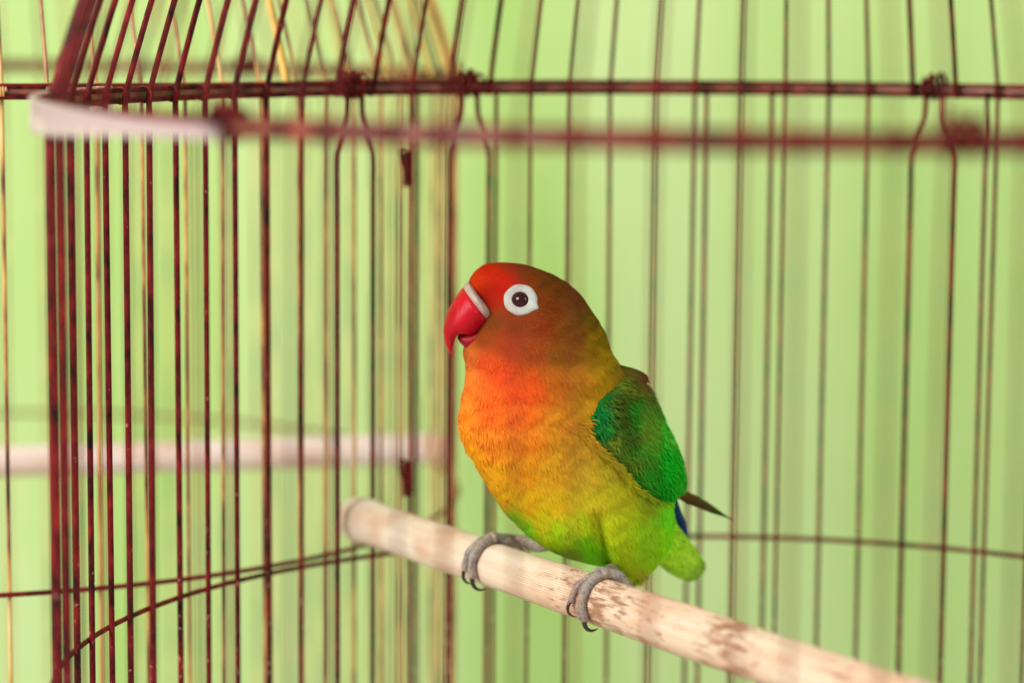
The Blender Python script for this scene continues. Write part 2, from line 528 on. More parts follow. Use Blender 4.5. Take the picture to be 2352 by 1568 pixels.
PD = unit(PB - PA)
PA0 = PA - PD * 0.0085                                        # the stub that pokes out between the wires
bq = PA[:2] @ PD[:2]; tq = -bq + math.sqrt(bq * bq - (PA[:2] @ PA[:2] - R * R))
PR = 0.00725
plen = tq + 0.018
perch = link('bamboo_perch', perch_mesh('bamboo_perch', plen, PR, 64, M_PERCH, [0.0100, 0.30]))
place_stick(perch, PA0, PA0 + PD)
tag(perch, 'ribbed bamboo perch with brown speckles, gripped by the lovebird', 'perch', 'bamboo perches')

qa = at(0, 1060, 1.08); qb = at(1010, 1032, 1.121); qb[2] = qa[2]
qd = unit(qb - qa)
c2 = np.array([C2.x, C2.y])
rel = qb[:2] - c2
bb = rel @ qd[:2]; disc = math.sqrt(max(bb * bb - (rel @ rel - (R + .006) ** 2), 0))
e1 = qb + qd * (-bb + disc); e0 = qb + qd * (-bb - disc)
perch2 = link('bamboo_perch', perch_mesh('bamboo_perch', float(np.linalg.norm(e1 - e0)), 0.0062, 60, M_PERCH2, [0.12]))
place_stick(perch2, e0, e0 + qd)
tag(perch2, 'pale pinkish bamboo perch inside the empty golden brown cage', 'perch', 'bamboo perches')

# ------------------------------------------------------------------ the lovebird
H = unit(np.array([-PD[1] * -1, 0, 0]) * 0 + np.array([PD[1], -PD[0], 0]))     # heading: square to the perch
if H @ RT > 0: H = -H
Lt = np.array([-H[1], H[0], 0.0])                                             # its left side, towards the camera
FWH = unit(np.array([FW[0], FW[1], 0])); RTH = np.array([FWH[1], -FWH[0], 0])
HH = unit(-RTH * math.cos(math.radians(12)) - FWH * math.sin(math.radians(12)))  # the head turns to profile
HL = np.array([-HH[1], HH[0], 0.0])
bird = empty('lovebird', tuple(at(1262, 1262, 0.833)))
tag(bird, 'lovebird with red beak, white eye ring, orange chest and green wing', 'bird')

prof = np.array([  # y, left, right, lateral half-width (m)
 (603.5,1151,1159,.0012),(605,1130,1182,.0034),(608,1112,1204,.0058),(613,1101,1224,.0076),(620,1092,1245,.0093),(630,1083,1270,.0111),
 (645,1076,1297,.0128),(660,1077,1317,.0140),(690,1082,1342,.0154),(728,1088,1369,.0164),(755,1084,1384,.0170),(775,1073,1393,.0174),
 (800,1063,1402,.0180),(815,1065,1409,.0184),(838,1070,1424,.0192),(872,1069,1452,.0206),(910,1061,1478,.0220),(945,1055,1494,.0230),
 (975,1055,1506,.0236),(1016,1067,1527,.0240),(1060,1093,1545,.0241),(1090,1110,1551,.0240),(1119,1127,1553,.0238),(1159,1152,1550,.0232),
 (1200,1187,1551,.0222),(1230,1221,1547,.0208),(1250,1250,1540,.0196),(1268,1282,1526,.0180),(1282,1318,1512,.0162),(1295,1362,1497,.0138),
 (1308,1398,1485,.0106),(1320,1416,1466,.0072),(1330,1430,1453,.0036),(1335,1440,1446,.0010)])
NS, NA = 190, 128
# dense rows at the crown and the vent
ys = np.interp(np.linspace(0, 1, NS), [0, .10, .22, .82, .93, 1], [603.5, 612, 660, 1250, 1312, 1335])
def row(y):
    yy = np.asarray(y, float)
    o = [np.interp(yy, prof[:, 0], prof[:, k]) for k in (1, 2, 3)]
    return o
def sm(a, k):
    b = np.pad(a, (k, k), mode='edge'); ker = np.hanning(2 * k + 1); ker /= ker.sum()
    return np.convolve(b, ker, 'valid')
yd = np.linspace(603.5, 1335, 1464)
tab = [sm(q, 48) for q in row(yd)]
for q, raw in zip(tab, row(yd)):
    e = np.minimum(yd - 603.5, 1335 - yd); wgt = smooth(0, 30, e)
    q[:] = raw * (1 - wgt) + q * wgt
def row_s(y): return [float(np.interp(y, yd, q)) for q in tab]
def slice_frame(y):
    xl, xr, W = row_s(y)
    xc = (xl + xr) / 2
    k = 1 / (H @ RTH)
    s = (xc - 1262) * 0.000138 * k                   # metres along the heading from above the feet
    dep_b = 0.833 + s * (H @ FWH)
    t = float(smooth(770, 900, y))
    dep = 0.831 * (1 - t) + dep_b * t
    a = (xr - xl) / 2 * dep / FPX
    h = unit(HH * (1 - t) + H * t); l = np.array([-h[1], h[0], 0.0])
    W = min(W, a / abs(l @ RTH) * 0.97 if abs(l @ RTH) > .05 else W)
    L = math.sqrt(max(a * a - (W * (l @ RTH)) ** 2, 1e-8)) / abs(h @ RTH)
    c = at(xc, y, dep)
    return c, L, W, h, l
def body_pt(y, al, off=0.0):
    c, L, W, h, l = slice_frame(y)
    p = c + h * (L * math.cos(al)) + l * (W * math.sin(al))
    if off:
        n = unit(h * (math.cos(al) / L) + l * (math.sin(al) / W))
        p = p + n * off
    return p
BV = []
for y in ys:
    c, L, W, h, l = slice_frame(y)
    for j in range(NA):
        al = 2 * math.pi * j / NA
        # the face narrows towards the beak
        ca, sa = math.cos(al), math.sin(al)
        hd = float(smooth(625, 670, y) * (1 - smooth(760, 830, y)))
        p = c + h * (L * ca) + l * (W * sa * (1 - 0.34 * hd * max(0.0, ca) ** 1.3))
        BV.append(p)
BV = np.array(BV)
cen = np.repeat(np.array([slice_frame(y)[0] for y in ys]), NA, 0)
out = BV - cen; out = unit(out)
# thigh swelling, the fold behind it, a soft breast keel and cheek
px = topix(BV)
near = (out @ (-FWH)) > -0.15
def blob(x, y, sx, sy): return np.exp(-((px[:, 0] - x) / sx) ** 2 - ((px[:, 1] - y) / sy) ** 2) * near
fold = np.exp(-(((px[:, 0] - (1374 + (px[:, 1] - 1200) * .22)) / 13) ** 2)) * smooth(1150, 1215, px[:, 1]) * near
disp = 0.0018 * blob(1318, 1225, 60, 50) - 0.0030 * fold + 0.0012 * blob(1435, 1285, 40, 60) + 0.0008 * blob(1185, 745, 60, 35) - 0.0007 * blob(1300, 840, 90, 25)
tdir = np.array([math.sin(1), 0, 0])
wob = 0.00006 * (np.sin(BV[:, 0] * 900 + 3 * np.sin(BV[:, 2] * 500)) + np.sin(BV[:, 2] * 760 + 2 * np.sin(BV[:, 1] * 610)))
BV = BV + out * (disp + wob)[:, None]
BF = []
for i in range(NS - 1):
    for j in range(NA):
        j2 = (j + 1) % NA
        BF.append((i * NA + j, (i + 1) * NA + j, (i + 1) * NA + j2, i * NA + j2))
BF.append(tuple(range(NA))); BF.append(tuple((NS - 1) * NA + j for j in range(NA - 1, -1, -1)))

CP = np.array([
 (1085,640,215,58,18),(1120,620,200,36,12),(1160,640,205,30,10),(1150,662,190,26,12),(1118,690,170,28,14),(1160,612,165,48,15),(1200,622,124,58,20),
 (1250,648,112,58,20),(1300,680,108,64,18),(1340,720,118,86,16),(1375,770,155,124,14),(1396,800,178,142,14),(1260,700,122,54,20),(1240,750,132,50,22),
 (1300,760,128,70,22),(1180,745,135,58,26),(1130,740,125,62,28),(1110,780,150,64,28),(1160,790,168,60,32),(1220,800,152,62,32),(1280,810,135,80,28),
 (1340,810,152,106,28),(1080,812,215,110,62),(1076,855,246,128,62),(1110,830,226,78,42),(1150,850,228,74,38),(1180,890,240,82,34),(1220,880,222,82,36),
 (1270,870,190,100,38),(1330,860,194,126,36),(1380,860,190,140,28),(1410,850,150,118,32),(1072,925,250,140,54),(1120,930,240,98,38),(1180,940,236,102,40),
 (1060,980,250,152,44),(1120,1000,236,128,46),(1200,1000,232,128,42),(1280,960,212,134,42),(1340,930,204,146,38),(1330,1010,208,154,52),(1080,1040,250,168,34),
 (1130,1090,238,164,38),(1200,1080,228,146,38),(1270,1080,218,156,46),(1340,1080,208,170,56),(1400,1060,186,164,52),(1150,1140,222,166,32),(1210,1150,210,158,28),
 (1280,1150,208,166,34),(1360,1150,202,182,46),(1430,1130,188,180,42),(1480,1150,166,188,34),(1165,1180,96,164,24),(1200,1205,98,168,20),(1232,1190,170,158,26),
 (1280,1210,136,170,22),(1330,1190,160,174,26),(1330,1240,104,184,16),(1300,1265,100,160,16),(1360,1270,96,176,16),(1400,1200,168,176,32),(1430,1260,146,166,26),
 (1450,1310,146,156,20),(1500,1220,138,198,22),(1530,1180,104,206,36),(1490,1270,140,194,18),(1550,1250,120,202,26)], float)
CPL = lin(CP[:, 2:]) * np.array([0.93, 0.94, 0.52]) * (1 + 0.40 * smooth(1130, 1200, CP[:, 1]))[:, None]  # belly colours lightened to offset the shade on the underside
def plume_color(p2):
    p2 = np.asarray(p2, float); out_ = np.zeros((len(p2), 3))
    for s in range(0, len(p2), 20000):
        d2 = ((p2[s:s + 20000, None, :] - CP[None, :, :2]) ** 2).sum(-1)
        wgt = 1 / (d2 + 120.0) ** 1.7
        out_[s:s + 20000] = (wgt @ CPL) / wgt.sum(1, keepdims=True)
    return out_
body = obj('body', BV, BF, M_PLUME, bird)
set_col(body.data, plume_color(topix(BV)) * 0.80)
bvh = BVHTree.FromPolygons([Vector(p) for p in BV], BF)

def cast(x, y, back=False):
    if not back:
        h_, n_, *_ = bvh.ray_cast(Vector(CAM), Vector(unit(ray(x, y))))
        return (np.array(h_), np.array(n_)) if h_ else (None, None)

def barbs(name, V, F, count, parent, colf, lenf, widf, flowf, reject=None, jit=0.09, liftf=0.022, mat=M_PLUME, c0=None, cj=0.055):
    """thousands of fine feather tips lying on a surface"""
    V = np.asarray(V, float); tri = []
    for q in F:
        if len(q) > 4: continue
        tri.append((q[0], q[1], q[2]))
        if len(q) == 4: tri.append((q[0], q[2], q[3]))
    tri = np.array(tri); A, B, C = V[tri[:, 0]], V[tri[:, 1]], V[tri[:, 2]]
    cr = np.cross(B - A, C - A); ar = np.linalg.norm(cr, axis=1); fn = unit(cr)
    vn = np.zeros_like(V)
    for k in range(3): np.add.at(vn, tri[:, k], cr)
    vn = unit(vn)
    if c0 is None: c0 = V.mean(0)
    flip = np.sign(((A - c0) * fn).sum(1).mean())
    vn = vn * flip
    p = ar / ar.sum(); idx = rng.choice(len(tri), count, p=p)
    u = rng.random(count); v = rng.random(count); sw = u + v > 1; u[sw] = 1 - u[sw]; v[sw] = 1 - v[sw]
    P = A[idx] + (B[idx] - A[idx]) * u[:, None] + (C[idx] - A[idx]) * v[:, None]
    N = unit(vn[tri[idx, 0]] * (1 - u - v)[:, None] + vn[tri[idx, 1]] * u[:, None] + vn[tri[idx, 2]] * v[:, None])
    p2 = topix(P)
    if reject is not None:
        k = ~reject(p2, N); P, N, p2 = P[k], N[k], p2[k]
    n = len(P)
    fl = flowf(P, N, p2)
    fl = fl - N * (fl * N).sum(1, keepdims=True); fl = unit(fl)
    sd = np.cross(N, fl)
    ang = rng.normal(0, jit, n)[:, None]
    d = fl * np.cos(ang) + sd * np.sin(ang); sd = np.cross(N, d)
    ln = (lenf(p2) * rng.uniform(0.7, 1.25, n))[:, None]; wd = (widf(p2) * rng.uniform(0.7, 1.2, n))[:, None]
    lf = ln * liftf * rng.uniform(0.4, 1.5, n)[:, None]
    a = P - N * 0.0002
    m_ = P + d * ln * .5 + N * lf
    t_ = P + d * ln + N * lf * 1.1
    VV = np.stack([a - sd * wd * .8, a + sd * wd * .8, m_ + sd * wd, m_ - sd * wd, t_], 1).reshape(-1, 3)
    o = np.arange(n)[:, None] * 5
    quads = (o + np.array([[3, 2, 1, 0]])); tris = (o + np.array([[4, 2, 3]]))
    me = bpy.data.meshes.new(name)
    me.from_pydata(VV.tolist(), [], quads.tolist() + tris.tolist())
    me.materials.append(mat)
    me.polygons.foreach_set('use_smooth', [True] * len(me.polygons))
    col = colf(p2) * rng.normal(1.0, cj, n)[:, None].clip(.7, 1.3)
    col = col * (1 + rng.normal(0, 0.05, (n, 3)))
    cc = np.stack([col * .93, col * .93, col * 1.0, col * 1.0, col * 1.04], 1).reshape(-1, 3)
    set_col(me, cc)
    NN = unit(N + rng.normal(0, .05, (n, 3)) - d * .02)
    NN = np.repeat(NN[:, None], 5, 1).reshape(-1, 3)
    me.normals_split_custom_set_from_vertices([tuple(q) for q in NN])
    ob = link(name, me, parent); ob['kind'] = 'stuff'
    return ob

BEAK0 = at(1105, 700, 0.831)
EYE = (1195.5, 688.5)
def body_flow(P, N, p2):
    down = np.array([0, 0, -1.0]) - H * 0.55
    away = unit(P - BEAK0)
    t = smooth(760, 900, p2[:, 1])[:, None]
    f = away * (1 - t) + unit(down) * t
    return f
def body_reject(p2, N):
    e = ((p2[:, 0] - EYE[0]) / 38) ** 2 + ((p2[:, 1] - EYE[1]) / 35) ** 2 < 1
    vis = (N @ -FW) > -0.2
    # bare edge in front of the cere line
    s = (p2[:, 0] - 1071) * (722 - 646) - (p2[:, 1] - 646) * (1135 - 1071)
    c = (s < 0) & (p2[:, 1] > 640) & (p2[:, 1] < 722) & (p2[:, 0] < 1135)
    return (e & vis) | c
def body_len(p2):
    d = np.hypot(p2[:, 0] - 1110, p2[:, 1] - 690)
    return 0.0011 + 0.0027 * smooth(40, 280, d)
def body_wid(p2):
    d = np.hypot(p2[:, 0] - 1110, p2[:, 1] - 690)
    return 0.00010 + 0.00008 * smooth(40, 300, d)
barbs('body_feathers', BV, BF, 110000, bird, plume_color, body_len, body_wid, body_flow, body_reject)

# --- eye
def eye(parent):
    P0, N0 = cast(*EYE)
    cols = []
    dm = np.linalg.norm(P0 - CAM); s = dm / FPX
    ax = unit(0.55 * N0 + 0.45 * -unit(ray(*EYE)))
    e1 = unit(np.cross(np.array([0, 0, 1.0]), ax)); e2 = np.cross(ax, e1)
    if e1 @ RT < 0: e1, e2 = -e1, -e2
    V, F = [], []; n = 72
    rr = [18.5, 19.6, 21.0, 23, 25, 27, 29, 31, 33, 35, 37, 38.6, 39.4]
    hh = [.20, .62, .84, .52, .86, .54, .82, .50, .68, .42, .34, .02, -.5]
    for r_, h_ in zip(rr, hh):
        for j in range(n):
            t = 2 * math.pi * j / n
            kx, ky = r_ * math.cos(t), r_ * 0.92 * math.sin(t)
            g = max(0, (r_ - 24) / 15)
            kx += g * 8 * math.exp(-((t - math.radians(332)) / .20) ** 2)        # small pointed corner behind the eye
            ky += g * -3 * math.exp(-((t - math.radians(332)) / .22) ** 2)
            wv = 1 + 0.012 * math.sin(7 * t + r_) * g
            x, y = EYE[0] + kx * wv, EYE[1] - ky * wv
            q, nq = cast(x, y)
            V.append(q + ax * (h_ * 0.001 + 0.0001))
    for i in range(len(rr) - 1):
        for j in range(n):
            j2 = (j + 1) % n; F.append((i * n + j, i * n + j2, (i + 1) * n + j2, (i + 1) * n + j))
    hc = slice_frame(EYE[1])[0]
    def mirror(V_): return [np.asarray(q) - HL * (2 * ((np.asarray(q) - hc) @ HL)) for q in V_]      # the other side of the head
    obj('eye_ring', V, F, M_RING, parent)
    obj('eye_ring', mirror(V), [f[::-1] for f in F], M_RING, parent)
    V, F = [], []; er = 20.6 * s; m = 28
    for i in range(m + 1):
        th = math.pi / 2 * i / m
        for j in range(40):
            t = 2 * math.pi * j / 40
            V.append(P0 - ax * 0.0008 + er * (math.sin(th) * (e1 * math.cos(t) + e2 * .93 * math.sin(t))) + ax * er * .80 * math.cos(th))
    for i in range(m):
        for j in range(40):
            j2 = (j + 1) % 40; F.append((i * 40 + j, i * 40 + j2, (i + 1) * 40 + j2, (i + 1) * 40 + j))
    obj('eye', V, F, M_EYE, parent)
    obj('eye', mirror(V), [f[::-1] for f in F], M_EYE, parent)
M_RING = simple('eye_ring_skin', (0.50, 0.51, 0.45), 0.55, 0.3, 700, 0.10, 0.0001)
M_EYE = simple('dark_eye', (0.001, 0.0007, 0.0007), 0.03, 0.45)
eye(bird)

# --- beak
def beak_loft(O, I, wdt, dep, n=32, k=30, yaw=0.0):
    O = cr_spline(np.array([(*o, 0) for o in O]), k)[:, :2]; I = cr_spline(np.array([(*i, 0) for i in I]), k)[:, :2]
    wd = cr_spline(np.array([(q, 0, 0) for q in wdt]), k)[:, 0]
    V = []
    for i in range(k):
        mx = (O[i] + I[i]) / 2
        dd = dep - (1130 - mx[0]) * yaw
        o3, i3 = at(*O[i], dd), at(*I[i], dd)
        c = (o3 + i3) / 2; a = (o3 - i3) / 2
        for j in range(n):
            t = 2 * math.pi * j / n
            ct, st = math.cos(t), math.sin(t)
            sq = 1 - 0.12 * max(0, ct) ** 3
            V.append(c + a * ct - FWH * (max(wd[i], 1e-5) * math.copysign(abs(st) ** .92, st) * sq))
    F = []
    for i in range(k - 1):
        for j in range(n):
            j2 = (j + 1) % n; F.append((i * n + j, i * n + j2, (i + 1) * n + j2, (i + 1) * n + j))
    F.append(tuple(range(n))); F.append(tuple((k - 1) * n + j for j in range(n - 1, -1, -1)))
    return V, F
def beak_material(name, c0, c1):
    m, nt, b = new_mat(name)
    oc = coords(nt)
    n = noise(nt, oc, 260, 4); n2 = noise(nt, oc, 1400, 3)
    c = ramp(nt, n, [(0.3, c0), (0.7, c1)])
    fleck = ramp(nt, n2, [(0.62, (0, 0, 0)), (0.70, (1, 1, 1))])
    pat = ramp(nt, noise(nt, oc, 170, 2), [(0.50, (0, 0, 0)), (0.64, (1, 1, 1))])
    c = mixc(nt, math_(nt, 'MULTIPLY', math_(nt, 'MULTIPLY', fleck, pat), 0.6), c, (0.75, 0.30, 0.24))
    gl = noise(nt, mapping(nt, oc, (1500, 300, 350)), 1.0, 3)
    c = mixc(nt, math_(nt, 'MULTIPLY', gl, 0.45), c, (0.36, 0.002, 0.008))
    nt.links.new(c, b.inputs['Base Color'])
    b.inputs['Roughness'].default_value = 0.40
    b.inputs['Specular IOR Level'].default_value = 0.22
    b.inputs['Subsurface Weight'].default_value = 0.15
    b.inputs['Subsurface Radius'].default_value = (0.003, 0.0008, 0.0006)
    bump(nt, gl, 0.35, 0.0004, b)
    return m
M_BEAK = beak_material('red_beak', (0.50, 0.002, 0.010), (0.66, 0.004, 0.024))
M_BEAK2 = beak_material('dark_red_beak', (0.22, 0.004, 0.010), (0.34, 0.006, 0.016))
M_CERE = simple('pale_cere', (0.45, 0.34, 0.28), 0.45, 0.4, 500, 0.15, 0.0002)
BD = 0.8275
UB = beak_loft([(1080, 654), (1064, 659), (1044, 686), (1028, 715), (1019, 750), (1020, 776), (1025, 795), (1033, 811), (1039, 822)],
               [(1126, 722), (1124, 736), (1106, 750), (1085, 768), (1063, 766), (1049, 772), (1042, 792), (1039, 808), (1040, 821)],
               [.0050, .0084, .0079, .0067, .0050, .0034, .0023, .0012, .0002], BD, yaw=.00002)
upper = obj('upper_beak', *UB, M_BEAK, bird)
CE = beak_loft([(1086, 657), (1077, 649), (1072, 649.5), (1067, 654), (1064, 659)],
               [(1128, 710), (1132, 718), (1131, 725), (1128, 731), (1123, 736)],
               [.0060, .0086, .0096, .0094, .0080], BD, k=22, yaw=.00002)
obj('cere', *CE, M_CERE, bird)
LB = beak_loft([(1116, 784), (1096, 796), (1074, 802), (1060, 790), (1050, 777)],
               [(1112, 742), (1098, 748), (1082, 756), (1066, 762), (1053, 768)],
               [.0050, .0046, .0040, .0030, .0014], BD + .0003, k=18, yaw=.00002)
obj('lower_beak', *LB, M_BEAK2, bird)

# --- wing
wing_front = np.array([(862, 142), (872, 124), (885, 110), (903, 99), (930, 92), (961, 87), (985, 89), (1010, 93), (1040, 98), (1060, 100), (1082, 102), (1108, 108), (1125, 117), (1140, 132)], float)
WV, WF = [], []
NWY, NWA = 70, 60
wy = np.linspace(862, 1140, NWY)
for y in wy:
    a0 = float(np.interp(y, wing_front[:, 0], wing_front[:, 1])) - 5; a1 = 205 - 22 * float(smooth(1060, 1140, y))
    ve = float(smooth(862, 905, y) * (1 - smooth(1112, 1146, y)))
    for j in range(NWA + 1):
        t = j / NWA
        al = math.radians(a0 + (a1 - a0) * t)
        e = float(smooth(-.02, .12, t) * (1 - smooth(.93, 1, t)))
        WV.append(body_pt(y, al, -0.0006 + 0.0036 * e * (0.25 + .75 * ve)))
for i in range(NWY - 1):
    for j in range(NWA):
        q = i * (NWA + 1) + j
        WF.append((q, q + NWA + 1, q + NWA + 2, q + 1))
WCP = np.array([(1382,905,26,84,36),(1372,945,14,92,44),(1366,965,14,96,46),(1380,985,24,100,40),(1420,960,72,78,26),(1410,920,74,74,26),(1440,1000,70,82,26),(1400,1010,110,112,40),
 (1450,1060,92,104,34),(1460,1090,40,110,28),(1440,890,110,104,34),(1460,930,40,130,34),(1480,960,14,158,34),(1500,1000,8,164,34),(1480,1020,14,148,32),(1520,1040,10,166,34),(1490,1080,8,142,26),
 (1540,1080,20,170,34),(1510,1120,12,128,22),(1555,1100,40,160,32),(1530,1000,90,190,60),(1470,870,96,84,34)], float)
WCL = lin(WCP[:, 2:]) * np.array([0.9, 1.25, 0.8])
def wing_color(p2):
    d2 = ((p2[:, None, :] - WCP[None, :, :2]) ** 2).sum(-1); wg = 1 / (d2 + 90.0) ** 1.8
    return (wg @ WCL) / wg.sum(1, keepdims=True)
wing = obj('wing', WV, WF, M_PLUME, bird)
md = wing.modifiers.new('thickness', 'SOLIDIFY'); md.thickness = 0.0012; md.offset = -1
set_col(wing.data, wing_color(topix(WV)) * .75)
def wing_flow(P, N, p2):
    return np.tile(unit(-H * 0.62 + np.array([0, 0, -1.0])), (len(P), 1))
barbs('wing_coverts', WV, WF, 9000, wing, wing_color, lambda p: 0.0034 + 0 * p[:, 0], lambda p: 0.00034 + 0 * p[:, 0], wing_flow, None, 0.24, 0.16, c0=slice_frame(1000)[0], cj=0.24)

edge = np.array([topix(body_pt(y, math.radians(a - 5), 0)) for y, a in wing_front[3:]])
eyv, exv = edge[:, 1], edge[:, 0]
def fringe_reject(p2, N):
    o = np.argsort(eyv)
    dx = np.interp(p2[:, 1], eyv[o], exv[o]) - p2[:, 0]
    keep = (dx > 2) & (dx < 20) & (p2[:, 1] > 955 + 30 * rng.random(len(p2))) & (p2[:, 1] < eyv.max()) & ((N @ -FW) > 0.1)
    return ~keep
barbs('flank_feathers', BV, BF, 150000, bird, plume_color, lambda p: 0.0030 + 0 * p[:, 0], lambda p: 0.00016 + 0 * p[:, 0],
      lambda P, N, p2: np.tile(unit(-H * 0.9 + np.array([0, 0, -0.75])), (len(P), 1)), fringe_reject, 0.22, 0.55)
def blade(P, width, side, col0, col1, name, parent, curl=0.15, thick=0.00025):
    """one long vaned feather: shaft ridge, two vanes, tapering to a rounded tip"""
    P = cr_spline(P, 22); V, F, Cc = [], [], []
    tan = unit(np.gradient(P, axis=0)); side = np.asarray(side, float)
    for i, q in enumerate(P):
        t = i / 21; s_ = unit(side - tan[i] * (side @ tan[i])); nn = np.cross(tan[i], s_)
        w_ = width * (0.55 + .45 * math.sin(min(1, t * 1.6) * math.pi / 2)) * (1 - smooth(.72, 1.0, t) * .97)
        for kx in (-1, -.5, 0, .5, 1):
            V.append(q + s_ * w_ * kx + nn * (thick * (1 - abs(kx)) - curl * w_ * kx * kx))
        for kx in (1, .5, 0, -.5, -1):
            V.append(q + s_ * w_ * kx * .98 + nn * (-thick - curl * w_ * kx * kx))
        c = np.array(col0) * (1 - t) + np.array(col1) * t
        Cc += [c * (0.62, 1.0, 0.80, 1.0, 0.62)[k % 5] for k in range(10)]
    for i in range(21):
        for j in range(10): F.append((i * 10 + j, i * 10 + (j + 1) % 10, i * 10 + 10 + (j + 1) % 10, i * 10 + 10 + j))
    F.append(tuple(range(9, -1, -1))); F.append(tuple(210 + j for j in range(10)))
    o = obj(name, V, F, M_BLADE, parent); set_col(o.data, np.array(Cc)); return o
# overlapping rows of coverts, lowest row first, then the folded secondaries along the hind edge
def wing_a0(y): return float(np.interp(y, wing_front[:, 0], wing_front[:, 1])) - 5
rows = [(1078, 40, 7, .0021), (1052, 42, 8, .0021), (1024, 42, 8, .0020), (996, 40, 8, .0019), (968, 38, 8, .0018), (942, 34, 7, .0016), (918, 30, 6, .0015), (898, 26, 5, .0014)]
for ri, (y0, ln, cnt, wd) in enumerate(rows):
    for k in range(cnt):
        f_ = (k + 0.5 + random.uniform(-.18, .18)) / cnt
        a_ = wing_a0(y0) + 9 + (178 - wing_a0(y0) - 9) * f_
        l_ = ln * random.uniform(.85, 1.15)
        if y0 + l_ > 1134: l_ = 1134 - y0
        lift = 0.0027 + 0.00008 * ri
        pts = [body_pt(y0 + l_ * t, math.radians(a_ + 7 * t), lift + (.0005 * t if t < .9 else .0004)) for t in (0, .33, .66, 1)]
        cc_ = wing_color(topix(np.array([pts[2]])))[0] * random.uniform(.75, 1.25)
        n_ = unit(pts[1] - slice_frame(y0)[0]); sd_ = np.cross(n_, unit(pts[-1] - pts[0]))
        blade(pts, wd * random.uniform(.9, 1.1), sd_, cc_ * .7, cc_ * 1.1, 'covert_feather', wing, curl=.22, thick=.00012)
for k in range(5):
    y0 = 1010 + 14 * k
    pts = [body_pt(min(y0 + 100 * t, 1136 - 3 * k), math.radians(150 + 3 * k + 14 * t), .0031 + .0002 * k + .0005 * t) for t in (0, .33, .66, 1)]
    n_ = unit(pts[1] - slice_frame(y0)[0]); sd_ = np.cross(n_, unit(pts[-1] - pts[0]))
    blade(pts, .0017, sd_, lin((14, 120, 30)), lin((10, 84, 26)) if k % 2 else lin((40, 150, 40)), 'secondary_feather', wing, curl=.2, thick=.00012)
# flight feathers: they leave the folded wing backwards, over the rump
w0 = body_pt(1108, math.radians(160), .0016)
base_px = topix(w0); bd_ = float((w0 - CAM) @ FW)
for k in range(6):
    f_ = k / 5
    a = at(1512 - 4 * k, 1096 + 3 * k, bd_ - .003 + .0006 * k)
    b_ = at(1556, 1126 + 1.5 * k, bd_ + .004)
    m_ = at(1610 - 6 * k, 1152 - k, bd_ + .013)
    e = at(1683 - 17 * k, 1193 - 8 * k, bd_ + .024 - .003 * k)
    blade([a, b_, m_, e], 0.0021 - .00012 * k, UP * .8 + FW * .8, lin((126, 30, 18)), lin((34, 74, 26)) if k < 3 else lin((116, 36, 20)), 'flight_feather', wing)
# scapular tips standing off the shoulder
for (x0, y0, x1, y1, c) in ((1436, 846, 1493, 880, (46, 40, 20)), (1430, 850, 1480, 884, (96, 84, 30)), (1440, 862, 1492, 900, (70, 88, 32)), (1452, 868, 1500, 915, (40, 96, 34))):
    d0 = float((body_pt(870, math.radians(148), .001) - CAM) @ FW)
    for q_ in range(3): blade([at(x0 - 16 + 5 * q_, y0 - 4 + 6 * q_, d0 - .001 - .0006 * q_), at((x0 + x1) / 2 + 3 * q_, (y0 + y1) / 2 - 4 + 7 * q_, d0 - .0006 * q_), at(x1 - 7 * q_, y1 + 8 * q_, d0 + .004 - .001 * q_)], .0014, UP * .7 - FW * .7, lin((120, 104, 34)), lin(c), 'shoulder_feather', wing)

# --- tail
TV, TF = [], []
n = 40; tk = 26
tc = cr_spline([at(1478, 1205, .850), at(1520, 1240, .860), at(1562, 1281, .872), at(1588, 1303, .880), at(1596, 1311, .882)], tk)
tw = np.interp(np.linspace(0, 1, tk), [0, .3, .7, .92, 1], [.0080, .0064, .0046, .0036, .0006])
tt = unit(np.gradient(tc, axis=0))
s1 = unit(np.cross(tt, FW)); s2 = np.cross(tt, s1)
for i in range(tk):
    for j in range(n):
        t = 2 * math.pi * j / n
        TV.append(tc[i] + tw[i] * (s1[i] * math.cos(t) + s2[i] * .75 * math.sin(t)))
for i in range(tk - 1):
    for j in range(n):
        j2 = (j + 1) % n; TF.append((i * n + j, i * n + j2, (i + 1) * n + j2, (i + 1) * n + j))
TF.append(tuple(range(n))); TF.append(tuple((tk - 1) * n + j for j in range(n - 1, -1, -1)))
TCP = np.array([(1500,1290,170,226,34),(1540,1290,184,230,44),(1540,1250,170,232,40),(1580,1280,186,230,60),(1600,1310,150,200,56),(1612,1318,60,104,40),(1530,1300,130,180,24)], float)
TCL = lin(TCP[:, 2:])
def tail_color(p2):
    d2 = ((p2[:, None, :] - TCP[None, :, :2]) ** 2).sum(-1); wg = 1 / (d2 + 60.0) ** 1.6
    return (wg @ TCL) / wg.sum(1, keepdims=True)
tail = obj('tail', TV, TF, M_PLUME, bird)
set_col(tail.data, tail_color(topix(TV)) * .8)
barbs('tail_coverts', TV, TF, 5200, tail, tail_color, lambda p: 0.0030 + 0 * p[:, 0], lambda p: 0.00028 + 0 * p[:, 0],
      lambda P, N, p2: np.tile(unit(tc[-3] - tc[2]), (len(P), 1)), None, .24, .12, cj=.16)
for k in range(8):
    o_ = (k - 3.5) * 4.6
    blade([at(1530 + o_ * .4, 1250 - o_ * .3, .864), at(1570 + o_ * .5, 1286 - o_ * .5, .876), at(1606 + o_ * .6 - abs(o_) * .6, 1320 - o_ * .7 - abs(o_) * .5, .886)], .0015, RT * .7 + UP * .7, lin((160, 214, 50)), lin((108, 160, 50)) if k % 3 else lin((60, 104, 44)), 'tail_feather', tail, curl=.3)
